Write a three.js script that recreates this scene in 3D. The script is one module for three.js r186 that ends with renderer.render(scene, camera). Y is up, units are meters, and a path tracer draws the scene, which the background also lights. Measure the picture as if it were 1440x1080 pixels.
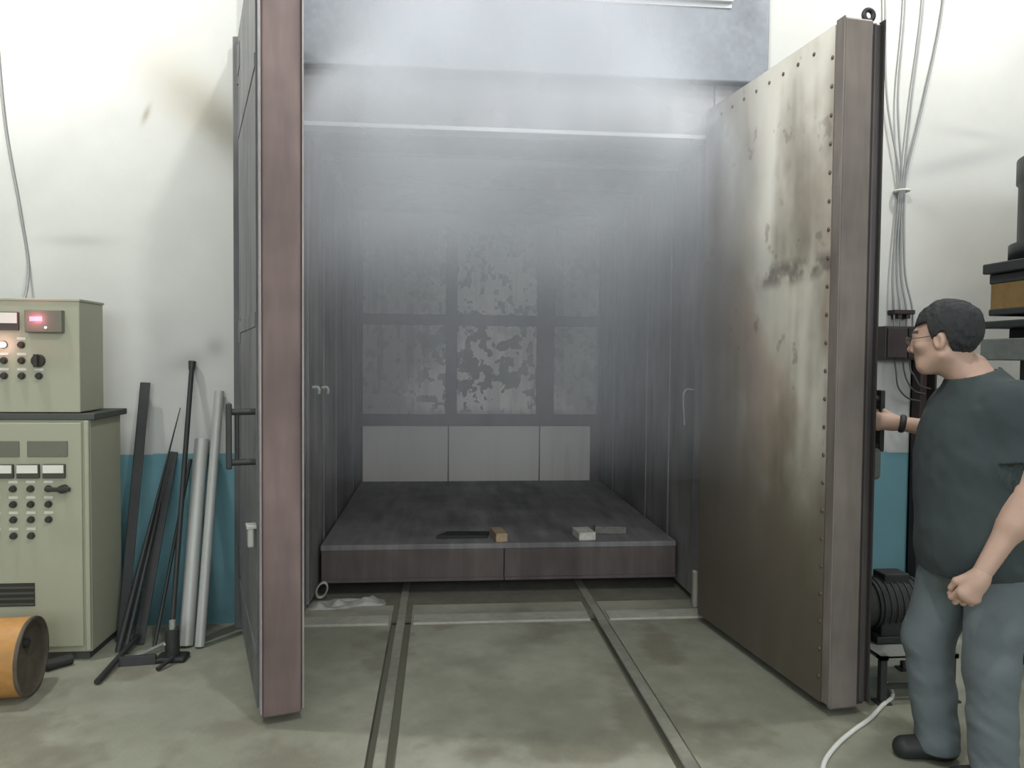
import * as THREE from 'three';
import { RoundedBoxGeometry } from 'three/addons/geometries/RoundedBoxGeometry.js';
import { RectAreaLightUniformsLib } from 'three/addons/lights/RectAreaLightUniformsLib.js';
import { mergeGeometries } from 'three/addons/utils/BufferGeometryUtils.js';

// ---------------------------------------------------------------- camera, exposure, lamps
const scene = new THREE.Scene();
const R = THREE.MathUtils.degToRad;
const camera = new THREE.PerspectiveCamera(2 * THREE.MathUtils.radToDeg(Math.atan(540 / 1081)), 4 / 3, 0.05, 60);
camera.position.set(0, 1.46, 0);
camera.rotation.set(R(-2.0), R(-5.3), R(0.5), 'YXZ');
scene.add(camera);
const renderer = new THREE.WebGLRenderer({ antialias: true });
renderer.toneMapping = THREE.LinearToneMapping;
renderer.toneMappingExposure = 1.12;
renderer.shadowMap.enabled = true;
RectAreaLightUniformsLib.init();
scene.background = new THREE.Color(0.55, 0.62, 0.72);

// hall lamps: [x, y, z, candela]; high-bay pendants, two of them close to the furnace wall
const HIGH_BAYS = [
  [-2.35, 3.95, -3.35, 12],
  [2.75, 4.15, -3.1, 9],
  [0.4, 4.35, -1.5, 13],
];
// daylight through three unseen windows, added behind the camera to light the chamber: centre x of each, size, height of the sill, intensity
const ADDED_WINDOWS = { x: [-2.2, 0.4, 3.0], w: 2.0, h: 2.5, sill: 2.0, sky: 6.2 };
// unseen ceiling battens, added as fill light: [x, z, intensity]
const FILL_BATTENS = [[-2.6, 0.6, 15], [0.6, 0.6, 15], [3.4, 0.6, 15], [-1, 3.4, 15], [2.6, 3.4, 15]];

// ---------------------------------------------------------------- helpers
let seed = 7;
const rnd = () => { seed = (seed * 1664525 + 1013904223) >>> 0; return seed / 4294967296; };
const hash = (x, y, z = 0) => {
  let h = Math.imul(x | 0, 374761393) ^ Math.imul(y | 0, 668265263) ^ Math.imul(z | 0, 2147483647 - 77);
  h = Math.imul(h ^ (h >>> 13), 1274126177); h ^= h >>> 16; h = Math.imul(h, 2246822519); h ^= h >>> 13;
  return (h >>> 0) / 4294967296;
};
const sm = (t) => t * t * (3 - 2 * t);
const mod = (a, n) => ((a % n) + n) % n;
function noise2(x, y, p, s = 0, py = p) {
  const xi = Math.floor(x), yi = Math.floor(y), fx = sm(x - xi), fy = sm(y - yi);
  const X0 = mod(xi, p), X1 = mod(xi + 1, p), Y0 = mod(yi, py), Y1 = mod(yi + 1, py);
  const a = hash(X0, Y0, s), b = hash(X1, Y0, s), c = hash(X0, Y1, s), d = hash(X1, Y1, s);
  return a + (b - a) * fx + (c - a) * fy + (a - b - c + d) * fx * fy;
}
function fbm(x, y, p, o = 4, s = 0, py = p) {
  let v = 0, a = 0.5, t = 0;
  for (let i = 0; i < o; i++) { v += a * noise2(x, y, p, s + i * 17, py); t += a; x *= 2; y *= 2; p *= 2; py *= 2; a *= 0.55; }
  return v / t;
}
function noise3(x, y, z) {
  const xi = Math.floor(x), yi = Math.floor(y), zi = Math.floor(z), fx = sm(x - xi), fy = sm(y - yi), fz = sm(z - zi);
  let r = 0;
  for (let k = 0; k < 8; k++) {
    const dx = k & 1, dy = (k >> 1) & 1, dz = k >> 2;
    r += hash(xi + dx, yi + dy, zi + dz) * (dx ? fx : 1 - fx) * (dy ? fy : 1 - fy) * (dz ? fz : 1 - fz);
  }
  return r;
}
const clamp = THREE.MathUtils.clamp, lerp = THREE.MathUtils.lerp;
const sstep = (a, b, x) => sm(clamp((x - a) / (b - a), 0, 1));

function tex(w, h, fn, srgb = true) {
  const d = new Uint8Array(w * h * 4);
  for (let j = 0; j < h; j++) for (let i = 0; i < w; i++) {
    const c = fn((i + 0.5) / w, (j + 0.5) / h), k = (j * w + i) * 4;
    d[k] = clamp(c[0], 0, 255); d[k + 1] = clamp(c[1], 0, 255); d[k + 2] = clamp(c[2], 0, 255); d[k + 3] = 255;
  }
  const t = new THREE.DataTexture(d, w, h, THREE.RGBAFormat);
  t.magFilter = THREE.LinearFilter; t.minFilter = THREE.LinearMipmapLinearFilter; t.generateMipmaps = true;
  t.wrapS = t.wrapT = THREE.RepeatWrapping;
  if (srgb) t.colorSpace = THREE.SRGBColorSpace;
  t.needsUpdate = true;
  return t;
}
const mixc = (a, b, t) => [lerp(a[0], b[0], t), lerp(a[1], b[1], t), lerp(a[2], b[2], t)];

const used = {};
function numbered(n) { const k = used[n] = (used[n] ?? -1) + 1; return k ? `${n}_${String(k).padStart(3, '0')}` : n; }
function shadow(o) { o.castShadow = true; o.receiveShadow = true; return o; }
function tag(o, label, category, group, kind) {
  if (label) o.userData.label = label;
  if (category) o.userData.category = category;
  if (group) o.userData.group = group;
  if (kind) o.userData.kind = kind;
  return o;
}
function thing(name, label, category, pos = [0, 0, 0], turn = 0, group) {
  const g = new THREE.Group(); g.name = numbered(name); g.position.set(...pos); g.rotation.y = turn; scene.add(g);
  return tag(g, label, category, group);
}
function mesh(name, geos, mat, parent = scene) {
  const g = Array.isArray(geos) ? join(geos) : geos;
  const m = shadow(new THREE.Mesh(g, mat)); m.name = parent === scene ? numbered(name) : name; parent.add(m);
  return m;
}
function solo(name, geos, mat, label, category, group) { return tag(mesh(name, geos, mat), label, category, group); }
function struct(name, geos, mat, parent = scene) { const m = mesh(name, geos, mat, parent); m.userData.kind = 'structure'; return m; }
function join(list) {
  const l = list.map((g) => { g = g.index ? g.toNonIndexed() : g; for (const k of Object.keys(g.attributes)) if (!['position', 'normal', 'uv'].includes(k)) g.deleteAttribute(k); return g; });
  return l.length === 1 ? l[0] : mergeGeometries(l);
}
function metre(g) {   // uv in metres by the dominant normal axis
  g = g.index ? g.toNonIndexed() : g;
  const p = g.attributes.position, n = g.attributes.normal, uv = new Float32Array(p.count * 2);
  for (let i = 0; i < p.count; i++) {
    const ax = Math.abs(n.getX(i)), ay = Math.abs(n.getY(i)), az = Math.abs(n.getZ(i));
    const [u, v] = ax > ay && ax > az ? [p.getZ(i), p.getY(i)] : ay > az ? [p.getX(i), p.getZ(i)] : [p.getX(i), p.getY(i)];
    uv[2 * i] = u; uv[2 * i + 1] = v;
  }
  g.setAttribute('uv', new THREE.BufferAttribute(uv, 2));
  return g;
}
// box from min to max corner; r = rounded edge
function box(x0, y0, z0, x1, y1, z1, r = 0) {
  const w = x1 - x0, h = y1 - y0, d = z1 - z0;
  const g = r > 0 ? new RoundedBoxGeometry(w, h, d, 2, Math.min(r, w / 2.01, h / 2.01, d / 2.01)) : new THREE.BoxGeometry(w, h, d);
  g.translate((x0 + x1) / 2, (y0 + y1) / 2, (z0 + z1) / 2);
  return metre(g);
}
const V = (a) => new THREE.Vector3(...a);
function bar(a, b, r0, r1 = r0, seg = 14, open = false) {   // straight round bar from a to b
  const A = V(a), B = V(b), d = B.clone().sub(A), g = new THREE.CylinderGeometry(r1, r0, d.length(), seg, 1, open);
  g.applyQuaternion(new THREE.Quaternion().setFromUnitVectors(new THREE.Vector3(0, 1, 0), d.normalize()));
  g.translate((A.x + B.x) / 2, (A.y + B.y) / 2, (A.z + B.z) / 2);
  return g;
}
function along(g, a, b) {   // geometry modelled from y = 0 up to y = length laid from a towards b
  const A = V(a), d = V(b).sub(A).normalize();
  g.applyQuaternion(new THREE.Quaternion().setFromUnitVectors(new THREE.Vector3(0, 1, 0), d));
  return g.translate(A.x, A.y, A.z);
}
const dist = (a, b) => V(a).distanceTo(V(b));
function tube(pts, r, n = 40, seg = 8) { return new THREE.TubeGeometry(new THREE.CatmullRomCurve3(pts.map(V)), n, r, seg, false); }
const std = (o) => new THREE.MeshStandardMaterial({ side: THREE.DoubleSide, ...o });

// ---------------------------------------------------------------- materials
const grain = tex(512, 512, (u, v) => { const n = 255 * (0.86 + 0.28 * (fbm(u * 6, v * 6, 6, 5, 3) - 0.5) + 0.10 * (fbm(u * 60, v * 60, 60, 2, 9) - 0.5)); return [n, n, n]; });
const streaks = tex(512, 512, (u, v) => {   // mill scale, soot and light rust on sheet steel
  const a = fbm(u * 22, v * 3, 22, 4, 21, 3), b = fbm(u * 5, v * 5, 5, 4, 31), s = 0.82 + 0.34 * (a - 0.5) + 0.36 * (b - 0.5);
  return [255 * s, 250 * s, 246 * s];
});
const fine = tex(256, 256, (u, v) => { const n = 255 * (0.3 * fbm(u * 10, v * 10, 10, 3, 5) + 0.7 * fbm(u * 64, v * 64, 64, 2, 8)); return [n, n, n]; }, false);
const rep = (t, n) => { const c = t.clone(); c.repeat.set(n, n); c.needsUpdate = true; return c; };
const grainM = rep(grain, 0.7), streakM = rep(streaks, 0.6), fineM = rep(fine, 2);

const M = {};
// plaster wall: off-white with a blue painted dado, smoke stains by the furnace (wall spans x -4.6..5.2, y 0..5.4)
const wallTex = tex(2048, 1024, (u, v) => {
  const x = -4.6 + u * 9.8, y = v * 5.4;
  let c = [194, 195, 190];
  const n = fbm(u * 14, v * 8, 64, 5, 41), n2 = fbm(u * 44, v * 30, 64, 4, 43);
  c = c.map((k) => k * (1 + 0.07 * (n - 0.5) + 0.05 * (n2 - 0.5)));
  const blot = (bx, by, ang, l, w, k, col) => {
    const dx = x - bx, dy = y - by, p = dx * Math.cos(ang) + dy * Math.sin(ang), q = -dx * Math.sin(ang) + dy * Math.cos(ang);
    const d = Math.exp(-(p * p) / (l * l) - (q * q) / (w * w)) * k * (0.5 + 1.0 * n2);
    c = mixc(c, col, clamp(d, 0, 1));
  };
  blot(-1.3, 2.78, -0.75, 0.34, 0.13, 0.42, [150, 142, 122]);
  blot(-1.12, 2.62, -0.9, 0.2, 0.1, 0.5, [120, 118, 108]);
  blot(-1.62, 3.2, -0.6, 0.4, 0.16, 0.14, [190, 182, 160]);
  blot(-1.9, 2.05, 0, 0.16, 0.03, 0.35, [150, 150, 146]);
  blot(-1.55, 2.72, 1.2, 0.05, 0.015, 0.6, [140, 130, 116]);
  blot(-1.35, 1.42, 0.3, 0.1, 0.05, 0.35, [130, 130, 126]);
  blot(-1.2, 1.5, 0, 0.05, 0.05, 0.4, [130, 130, 126]);
  blot(3.0, 2.62, 0.25, 0.3, 0.05, 0.4, [150, 152, 152]);
  blot(3.05, 2.78, -0.1, 0.2, 0.03, 0.35, [160, 160, 160]);
  blot(2.75, 2.36, -0.4, 0.2, 0.04, 0.25, [165, 165, 165]);
  blot(3.0, 2.1, 0, 0.4, 0.25, 0.15, [190, 180, 160]);
  const edge = 0.925 + 0.012 * (fbm(u * 40, 0.3, 64, 3, 50) - 0.5);
  if (y < edge) {
    const g = fbm(u * 20, v * 20, 64, 4, 61);
    c = mixc([112, 158, 168], [98, 140, 148], g);
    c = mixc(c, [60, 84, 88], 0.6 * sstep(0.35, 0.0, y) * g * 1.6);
  }
  return c;
});
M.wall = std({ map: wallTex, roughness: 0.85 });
M.plaster = std({ color: 0xd6d7d2, roughness: 0.9, map: grainM });
M.ceiling = std({ color: 0xc9ccce, roughness: 0.9 });
const floorTex = tex(1024, 1024, (u, v) => {
  const a = fbm(u * 5, v * 5, 5, 6, 81), b = fbm(u * 26, v * 26, 26, 4, 83), s = fbm(u * 9 + 3, v * 9, 9, 5, 85);
  let c = mixc([138, 139, 123], [164, 164, 149], sstep(0.3, 0.72, a));
  c = mixc(c, [116, 113, 98], 0.6 * sstep(0.55, 0.75, s));
  c = c.map((k) => k * (0.93 + 0.14 * b));
  
  return c;
});
M.floor = std({ map: rep(floorTex, 0.4), roughness: 0.62, bumpMap: fineM, bumpScale: 0.0015 });
M.groove = std({ color: 0x7a796a, roughness: 0.95 });
M.rail = std({ color: 0xa4a495, roughness: 0.6, map: grainM });
M.sill = std({ color: 0xb6b6a8, roughness: 0.75, map: grainM });
M.soot = std({ color: 0x8e8f93, roughness: 0.8, map: streakM });
M.sootWarm = std({ color: 0x6a6261, roughness: 0.75, map: streakM });
M.pit = std({ color: 0x7d7c6e, roughness: 0.95, map: grainM });
M.steelGrey = std({ color: 0x8b9199, roughness: 0.5, metalness: 0.15, map: grainM });
M.frame = std({ color: 0x9a9aa0, roughness: 0.6, metalness: 0.1, map: streakM });
M.edge = std({ color: 0xc4c6c8, roughness: 0.35, metalness: 0.3 });  // pale: the highlight on edges catching lamp light is put into the colour
M.rust = std({ color: 0x877674, roughness: 0.62, map: streakM });
M.rustEdgeLit = std({ color: 0xa9a3a2, roughness: 0.45, metalness: 0.1, map: grainM });  // paler than the end face, the highlight along the lips painted in
M.doorOuter = std({ color: 0x777b7e, roughness: 0.6, map: streakM });
M.doorDark = std({ color: 0x3d3a3b, roughness: 0.7, map: streakM });
M.doorShade = std({ color: 0x565253, roughness: 0.5, map: streakM });  // darker door steel, shade of the rounded outer margin put into the colour
M.doorEnd = std({ color: 0x8f8883, roughness: 0.55, map: streakM });
M.black = std({ color: 0x232526, roughness: 0.6 });
M.darkSteel = std({ color: 0x3f4140, roughness: 0.55, metalness: 0.2, map: grainM });
M.rivet = std({ color: 0x6d5a52, roughness: 0.5, metalness: 0.3 });
M.pipePale = std({ color: 0xd8dedb, roughness: 0.4, metalness: 0.15, map: streakM });
M.galv = std({ color: 0xc6cec9, roughness: 0.38, metalness: 0.25, map: streakM });
M.galvDull = std({ color: 0xb0b8b5, roughness: 0.5, metalness: 0.2, map: streakM });
M.cab = std({ color: 0xa6a892, roughness: 0.55 });
M.cabSide = M.cab;
M.cabLid = std({ color: 0x4c4f4a, roughness: 0.7 });
M.meterFace = std({ color: 0xe4e4da, roughness: 0.35 });
M.meterDark = std({ color: 0x4a4a42, roughness: 0.5 });
M.screen = std({ color: 0x6f7163, roughness: 0.35 });
M.knob = std({ color: 0x37352f, roughness: 0.45 });
M.plate = std({ color: 0xd2d2c6, roughness: 0.5 });
M.redGlow = new THREE.MeshStandardMaterial({ color: 0x601018, emissive: new THREE.Color(1, 0.22, 0.32), emissiveIntensity: 2.6, roughness: 0.4 });
M.whiteGlow = new THREE.MeshStandardMaterial({ color: 0xffe0e0, emissive: new THREE.Color(1, 0.72, 0.75), emissiveIntensity: 2.2, roughness: 0.4 });
M.orange = std({ color: 0xd9a05a, roughness: 0.5, map: grainM });
M.drumEnd = std({ color: 0x6f675b, roughness: 0.6, map: streakM });
M.cable = std({ color: 0x8d8f8e, roughness: 0.6 });
M.cableDark = std({ color: 0x4d4a4a, roughness: 0.6 });
M.white = std({ color: 0xd9dad4, roughness: 0.6 });
M.switchBox = std({ color: 0x4b4042, roughness: 0.55, map: streakM });
M.brownSteel = std({ color: 0x453a3a, roughness: 0.65, map: streakM });
M.pressGreen = std({ color: 0x868d88, roughness: 0.5, map: grainM });
M.pressDark = std({ color: 0x3c4042, roughness: 0.5, map: grainM });
M.pressYellow = std({ color: 0xa5854f, roughness: 0.55, map: grainM });
M.brick = std({ color: 0xb8a184, roughness: 0.9, map: rep(grain, 8) });
M.brickPale = std({ color: 0xd9d6cc, roughness: 0.9, map: rep(grain, 8) });
M.brickGrey = std({ color: 0x84827e, roughness: 0.9, map: rep(grain, 8) });
M.foil = std({ color: 0xc8c8c2, roughness: 0.5, metalness: 0.1, map: grainM });

// ---------------------------------------------------------------- the hall
const WZ = -4.25;
{
  // back wall with the hole the furnace body stands in; uv fitted to the wall texture
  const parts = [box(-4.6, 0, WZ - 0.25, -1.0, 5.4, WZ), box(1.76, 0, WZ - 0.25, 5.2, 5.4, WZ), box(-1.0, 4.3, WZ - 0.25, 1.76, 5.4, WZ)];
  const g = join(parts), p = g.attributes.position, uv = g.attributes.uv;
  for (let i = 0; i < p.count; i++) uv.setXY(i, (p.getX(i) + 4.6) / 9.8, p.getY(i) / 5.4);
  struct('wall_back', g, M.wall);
  struct('wall_left', box(-4.85, 0, -4.5, -4.6, 5.4, 5.5), M.plaster);
  struct('wall_right', box(5.2, 0, -4.5, 5.45, 5.4, 5.5), M.plaster);
  const sill = ADDED_WINDOWS.sill, head = sill + ADDED_WINDOWS.h, cuts = [-4.85, ...ADDED_WINDOWS.x.flatMap((x) => [x - ADDED_WINDOWS.w / 2, x + ADDED_WINDOWS.w / 2]), 5.45], piers = [];
  for (let i = 0; i < cuts.length; i += 2) piers.push(box(cuts[i], sill, 5.5, cuts[i + 1], head, 5.75));
  struct('wall_front', [box(-4.85, 0, 5.5, 5.45, sill, 5.75), box(-4.85, head, 5.5, 5.45, 5.4, 5.75), ...piers], M.plaster);
  ADDED_WINDOWS.x.forEach((x, i) => {
    const w = ADDED_WINDOWS.w / 2, fr = [box(x - w, sill, 5.58, x - w + 0.05, head, 5.66), box(x + w - 0.05, sill, 5.58, x + w, head, 5.66), box(x - w, sill, 5.58, x + w, sill + 0.05, 5.66), box(x - w, head - 0.05, 5.58, x + w, head, 5.66), box(x - 0.02, sill, 5.59, x + 0.02, head, 5.65), box(x - w, sill + 1.6, 5.59, x + w, sill + 1.64, 5.65)];
    const f = struct('window_' + (i + 1), fr, M.white);
    const gm = new THREE.MeshPhysicalMaterial({ color: 0xffffff, transmission: 1, thickness: 0, roughness: 0.02 });
    for (const [a, b, c, d] of [[-w, -0.02, 0, 1.6], [0.02, w, 0, 1.6], [-w, -0.02, 1.64, 2.5], [0.02, w, 1.64, 2.5]]) mesh('pane', box(x + a, sill + c, 5.615, x + b, sill + d, 5.62), gm, f);
    const L = new THREE.RectAreaLight(new THREE.Color(0.93, 0.97, 1.0), ADDED_WINDOWS.sky, ADDED_WINDOWS.w - 0.1, ADDED_WINDOWS.h - 0.1);
    L.position.set(x, sill + ADDED_WINDOWS.h / 2, 5.48); L.name = 'added_daylight'; scene.add(L);
  });
  struct('ceiling', box(-4.85, 5.4, -4.5, 5.45, 5.6, 5.75), M.ceiling);
  // floor slab with two channels for the rails (x -0.26..-0.155 and 0.845..0.93)
  const t = -0.2, zb = WZ - 0.25;
  struct('floor', [
    box(-4.85, t, zb, -0.265, 0, 5.75), box(-0.155, t, zb, 0.845, 0, 5.75), box(0.935, t, zb, 5.45, 0, 5.75)], M.floor);
  struct('floor_groove', [box(-0.265, t, zb, -0.155, -0.05, 5.75), box(0.845, t, zb, 0.935, -0.05, 5.75)], M.groove);
}
for (const [x0, x1, side] of [[-0.236, -0.19, 'left'], [0.882, 0.934, 'right']]) {
  const c = (x0 + x1) / 2, w = (x1 - x0) / 2, pr = new THREE.Shape();
  pr.moveTo(-w * 0.9, 0); pr.lineTo(w * 0.9, 0); pr.lineTo(w * 0.9, 0.012); pr.lineTo(0.012, 0.016); pr.lineTo(0.012, 0.03); pr.lineTo(w, 0.034); pr.lineTo(w, 0.043); pr.lineTo(w - 0.004, 0.046); pr.lineTo(-w + 0.004, 0.046); pr.lineTo(-w, 0.043); pr.lineTo(-w, 0.034); pr.lineTo(-0.012, 0.03); pr.lineTo(-0.012, 0.016); pr.lineTo(-w * 0.9, 0.012); pr.closePath();
  const g = new THREE.ExtrudeGeometry(pr, { depth: 12.3, bevelEnabled: false }); g.translate(c, -0.05, -6.9);
  solo('floor_rail', metre(g), M.rail, side === 'left' ? 'left steel rail sunk in a floor groove, running under the trolley' : 'right steel rail sunk in a floor groove, nearer the open rusty door', 'rail');
}

// lamps of the hall, then the added fill battens
const glowHB = new THREE.MeshStandardMaterial({ color: 0xffffff, emissive: 0xffffff, emissiveIntensity: 1.5 });
const lampBody = std({ color: 0x55585a, roughness: 0.5 });
HIGH_BAYS.forEach(([x, y, z, cd], i) => {
  const t = thing('pendant_lamp', ['bell-shaped pendant lamp over the control cabinet', 'bell-shaped pendant lamp over the yellow press', 'bell-shaped pendant lamp in front of the furnace'][i], 'lamp', [x, y, z]);
  const prof = [[0.04, 0.3], [0.07, 0.28], [0.09, 0.2], [0.2, 0.03], [0.21, 0.0], [0.2, 0.0], [0.08, 0.18]].map(([a, b]) => new THREE.Vector2(a, b));
  mesh('lamp_shade', new THREE.LatheGeometry(prof, 28), lampBody, t);
  mesh('lamp_cord', bar([0, 0.29, 0], [0, 5.4 - y, 0], 0.008), lampBody, t);
  const b = mesh('bulb', new THREE.SphereGeometry(0.09, 20, 14).scale(1, 0.9, 1).translate(0, 0.02, 0), glowHB, t); b.castShadow = false;
  const L = new THREE.PointLight(new THREE.Color(1, 0.985, 0.955), cd, 0, 2); L.position.set(0, 0.0, 0); L.castShadow = true; L.shadow.radius = 4; L.name = 'lamp_light'; t.add(L);
});
FILL_BATTENS.forEach(([x, z, k], i) => {
  const t = thing('fill_batten', ['added fill batten on the left of the near ceiling row', 'added fill batten in the middle of the near ceiling row', 'added fill batten on the right of the near ceiling row', 'left added fill batten of the rear ceiling row', 'right added fill batten of the rear ceiling row'][i], 'light', [x, 5.4, z]);
  mesh('housing', box(-0.62, -0.07, -0.09, 0.62, 0, 0.09, 0.01), lampBody, t);
  const gl = mesh('fill_tube', box(-0.6, -0.085, -0.06, 0.6, -0.07, 0.06), new THREE.MeshStandardMaterial({ color: 0xffffff, emissive: 0xffffff, emissiveIntensity: 1.2 }), t); gl.castShadow = false;
  const L = new THREE.RectAreaLight(new THREE.Color(0.94, 0.97, 1.0), k, 1.2, 0.12); L.position.set(0, -0.09, 0); L.rotation.x = -Math.PI / 2; L.name = 'added_fill_light'; t.add(L);
});

// ---------------------------------------------------------------- furnace: body, chamber, two doors
const furnace = thing('walk_in_furnace', 'tall walk-in industrial furnace with both steel doors swung open and smoke rolling out', 'furnace', [0.36, 0, -4.2]);
const FX = 0.36, FZ = -4.2;
const fb = (x0, y0, z0, x1, y1, z1, r = 0) => box(x0, y0, z0, x1, y1, z1, r).translate(-FX, 0, -FZ);
mesh('hood_panel', fb(-1.02, 2.97, -4.6, 1.78, 4.28, -4.12, 0.012), M.steelGrey, furnace);
mesh('hood_rib', [fb(0.45, 3.385, -4.125, 1.56, 3.4, -4.085, 0.003), fb(0.45, 3.36, -4.125, 1.56, 3.4, -4.11, 0.003)], M.edge, furnace);
mesh('lintel', fb(-0.76, 2.69, -4.42, 1.5, 2.98, -4.19, 0.006), M.frame, furnace);
mesh('lintel_edge', fb(-0.76, 2.672, -4.3, 1.5, 2.696, -4.178, 0.004), M.edge, furnace);
mesh('jamb', fb(-1.02, 0, -4.45, -0.76, 2.98, -4.18, 0.01), M.frame, furnace);
mesh('jamb', fb(1.5, 0, -4.45, 1.78, 2.98, -4.18, 0.01), M.frame, furnace);
mesh('hinge_post', fb(-1.085, 0, -4.24, -1.03, 3.11, -4.16, 0.006), M.doorOuter, furnace);
mesh('side_wall', fb(-0.98, 0, -7.5, -0.77, 2.9, -4.44), M.soot, furnace);
mesh('side_wall', fb(1.55, 0, -7.5, 1.76, 2.9, -4.44), M.soot, furnace);
mesh('chamber_ceiling', fb(-0.98, 2.72, -7.5, 1.76, 2.98, -4.41), M.soot, furnace);
mesh('chamber_floor', fb(-1.0, -0.04, -7.5, 1.76, -0.014, -4.31), M.pit, furnace);
mesh('back_wall', fb(-0.98, 0, -7.5, 1.76, 2.9, -7.24), M.sootWarm, furnace);
for (const z of [-4.87, -5.5, -6.1, -6.7]) mesh('ceiling_rib', fb(-0.74, 2.672, z - 0.05, 1.52, 2.73, z, 0.004), z > -5 ? M.edge : M.frame, furnace);  // front rib in the pale tone, its lit look painted in
// vertical lining sheets along both side walls, each a piece of its own
for (const s of [0, 1]) for (let k = 0; k < 5; k++) {
  const z1 = -4.47 - k * 0.555, x0 = s ? 1.526 : -0.772, dx = 0.004 * ((k * 7 + s * 3) % 3);
  mesh('lining_sheet', fb(x0 + (s ? -dx : 0), 0.02, z1 - 0.54, x0 + 0.024 + (s ? 0 : dx), 2.715, z1, 0.006), M.soot, furnace);
}
// nine panels on the back wall, peeled whitewash over dark steel
{
  const peel = tex(1024, 1024, (u, v) => {
    const a = fbm(u * 7, v * 7, 64, 5, 101), b = fbm(u * 34, v * 34, 64, 4, 103), st = fbm(u * 30, v * 2, 64, 4, 105), big = fbm(u * 4, v * 4, 64, 4, 107);
    let c = mixc([156, 154, 149], [182, 179, 173], a);
    const mid = Math.exp(-((u - 0.5) ** 2) / 0.05), low = sstep(0.26, 0.3, v);
    const white = sstep(0.5, 0.66, 0.55 * big + 0.25 * st + 0.2 * b + 0.13 * mid + 0.1 * sstep(0.6, 0.8, v) + 0.07 * sstep(0.45, 0.3, v) * sstep(0.2, 0.3, u) - 0.12 * sstep(0.72, 0.85, u));
    c = mixc(c, mixc([214, 212, 202], [238, 236, 226], b), white * low);
    c = mixc(c, [104, 101, 99], 0.55 * sstep(0.52, 0.66, st) * (1 - 0.6 * white));
    const chip = sstep(0.565, 0.6, b * 0.7 + a * 0.3 + 0.05 * mid);
    c = mixc(c, [62, 60, 54], chip * low * (0.25 + 0.7 * mid) * 0.9);
    if (v < 0.26) c = mixc(c, [212, 210, 204], 0.8);
    return c;
  });
  const pm = std({ map: peel, roughness: 0.8, bumpMap: fineM, bumpScale: 0.002 });
  const X0 = -0.72, X1 = 1.49, Y0 = 0.27, Y1 = 2.71;
  const cols = [[-0.72, 0.045], [0.15, 0.9], [1.065, 1.49]], rows = [[0.27, 0.81], [0.92, 1.75], [1.85, 2.71]];
  rows.forEach(([y0, y1], j) => (j ? cols : [[-0.72, 0.07], [0.078, 0.93], [0.938, 1.42]]).forEach(([x0, x1], i) => {
    const proud = 0.012 + 0.006 * ((i + 2 * j) % 3);
    const w = x1 - x0, h = y1 - y0, g = new RoundedBoxGeometry(w, h, 0.03, 2, 0.008).toNonIndexed(); g.translate((x0 + x1) / 2, (y0 + y1) / 2, -7.23 + proud);
    const p = g.attributes.position, uv = g.attributes.uv;
    for (let k = 0; k < p.count; k++) uv.setXY(k, (p.getX(k) - X0) / (X1 - X0), (p.getY(k) - Y0) / (Y1 - Y0));
    mesh('back_panel', g.translate(-FX, 0, -FZ), pm, furnace);
  }));
}
// sill plates at the threshold, cut at the rails
for (const [x0, x1] of [[-0.76, -0.275], [-0.145, 0.835], [0.945, 1.5]]) mesh('sill_plate', fb(x0, -0.03, -4.3, x1, 0.012, -4.165, 0.005), M.sill, furnace);
// hooks on the side walls and the pale seal strip by the right jamb
for (const [x, y, z] of [[-0.735, 1.25, -4.85], [-0.735, 1.265, -4.5]]) mesh('wall_hook', tube([[x - FX, y + 0.01, z - FZ], [x - FX + 0.03, y + 0.012, z - FZ], [x - FX + 0.04, y - 0.004, z - FZ], [x - FX + 0.036, y - 0.025, z - FZ]], 0.011, 12, 7), M.galv, furnace);
mesh('wall_hook', tube([[1.525 - FX, 1.27, -4.5 - FZ], [1.47 - FX, 1.275, -4.5 - FZ], [1.455 - FX, 1.25, -4.5 - FZ], [1.462 - FX, 1.06, -4.5 - FZ]], 0.006, 16, 6), M.galvDull, furnace);
mesh('seal_strip', fb(1.478, 0.0, -4.37, 1.505, 0.22, -4.33, 0.01), M.sill, furnace);

// door leaf, modelled with the hinge at the origin, running along +z by its width; side = +1: its inner face looks to +x
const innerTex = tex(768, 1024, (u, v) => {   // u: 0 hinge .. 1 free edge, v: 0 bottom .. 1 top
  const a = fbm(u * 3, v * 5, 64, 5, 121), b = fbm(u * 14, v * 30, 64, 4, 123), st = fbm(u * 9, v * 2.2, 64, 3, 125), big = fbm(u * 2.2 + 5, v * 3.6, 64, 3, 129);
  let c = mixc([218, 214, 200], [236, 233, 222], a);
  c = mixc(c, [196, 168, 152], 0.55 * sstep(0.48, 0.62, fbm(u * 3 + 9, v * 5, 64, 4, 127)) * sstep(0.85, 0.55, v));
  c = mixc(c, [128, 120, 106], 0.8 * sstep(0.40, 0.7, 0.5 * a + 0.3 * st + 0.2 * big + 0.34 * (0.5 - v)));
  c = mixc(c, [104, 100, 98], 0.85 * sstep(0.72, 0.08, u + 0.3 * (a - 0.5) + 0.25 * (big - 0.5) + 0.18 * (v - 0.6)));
  c = mixc(c, [78, 72, 60], 0.75 * sstep(0.6, 0.05, v + 0.25 * (big - 0.5)));  // darker towards the bottom: soot, and the falloff of top light painted in
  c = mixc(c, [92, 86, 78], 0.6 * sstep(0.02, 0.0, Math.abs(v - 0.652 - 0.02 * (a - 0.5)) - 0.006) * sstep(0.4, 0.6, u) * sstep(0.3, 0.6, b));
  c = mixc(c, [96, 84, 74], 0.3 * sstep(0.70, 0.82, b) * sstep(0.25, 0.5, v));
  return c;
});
M.inner = std({ map: innerTex, roughness: 0.55 });
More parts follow.
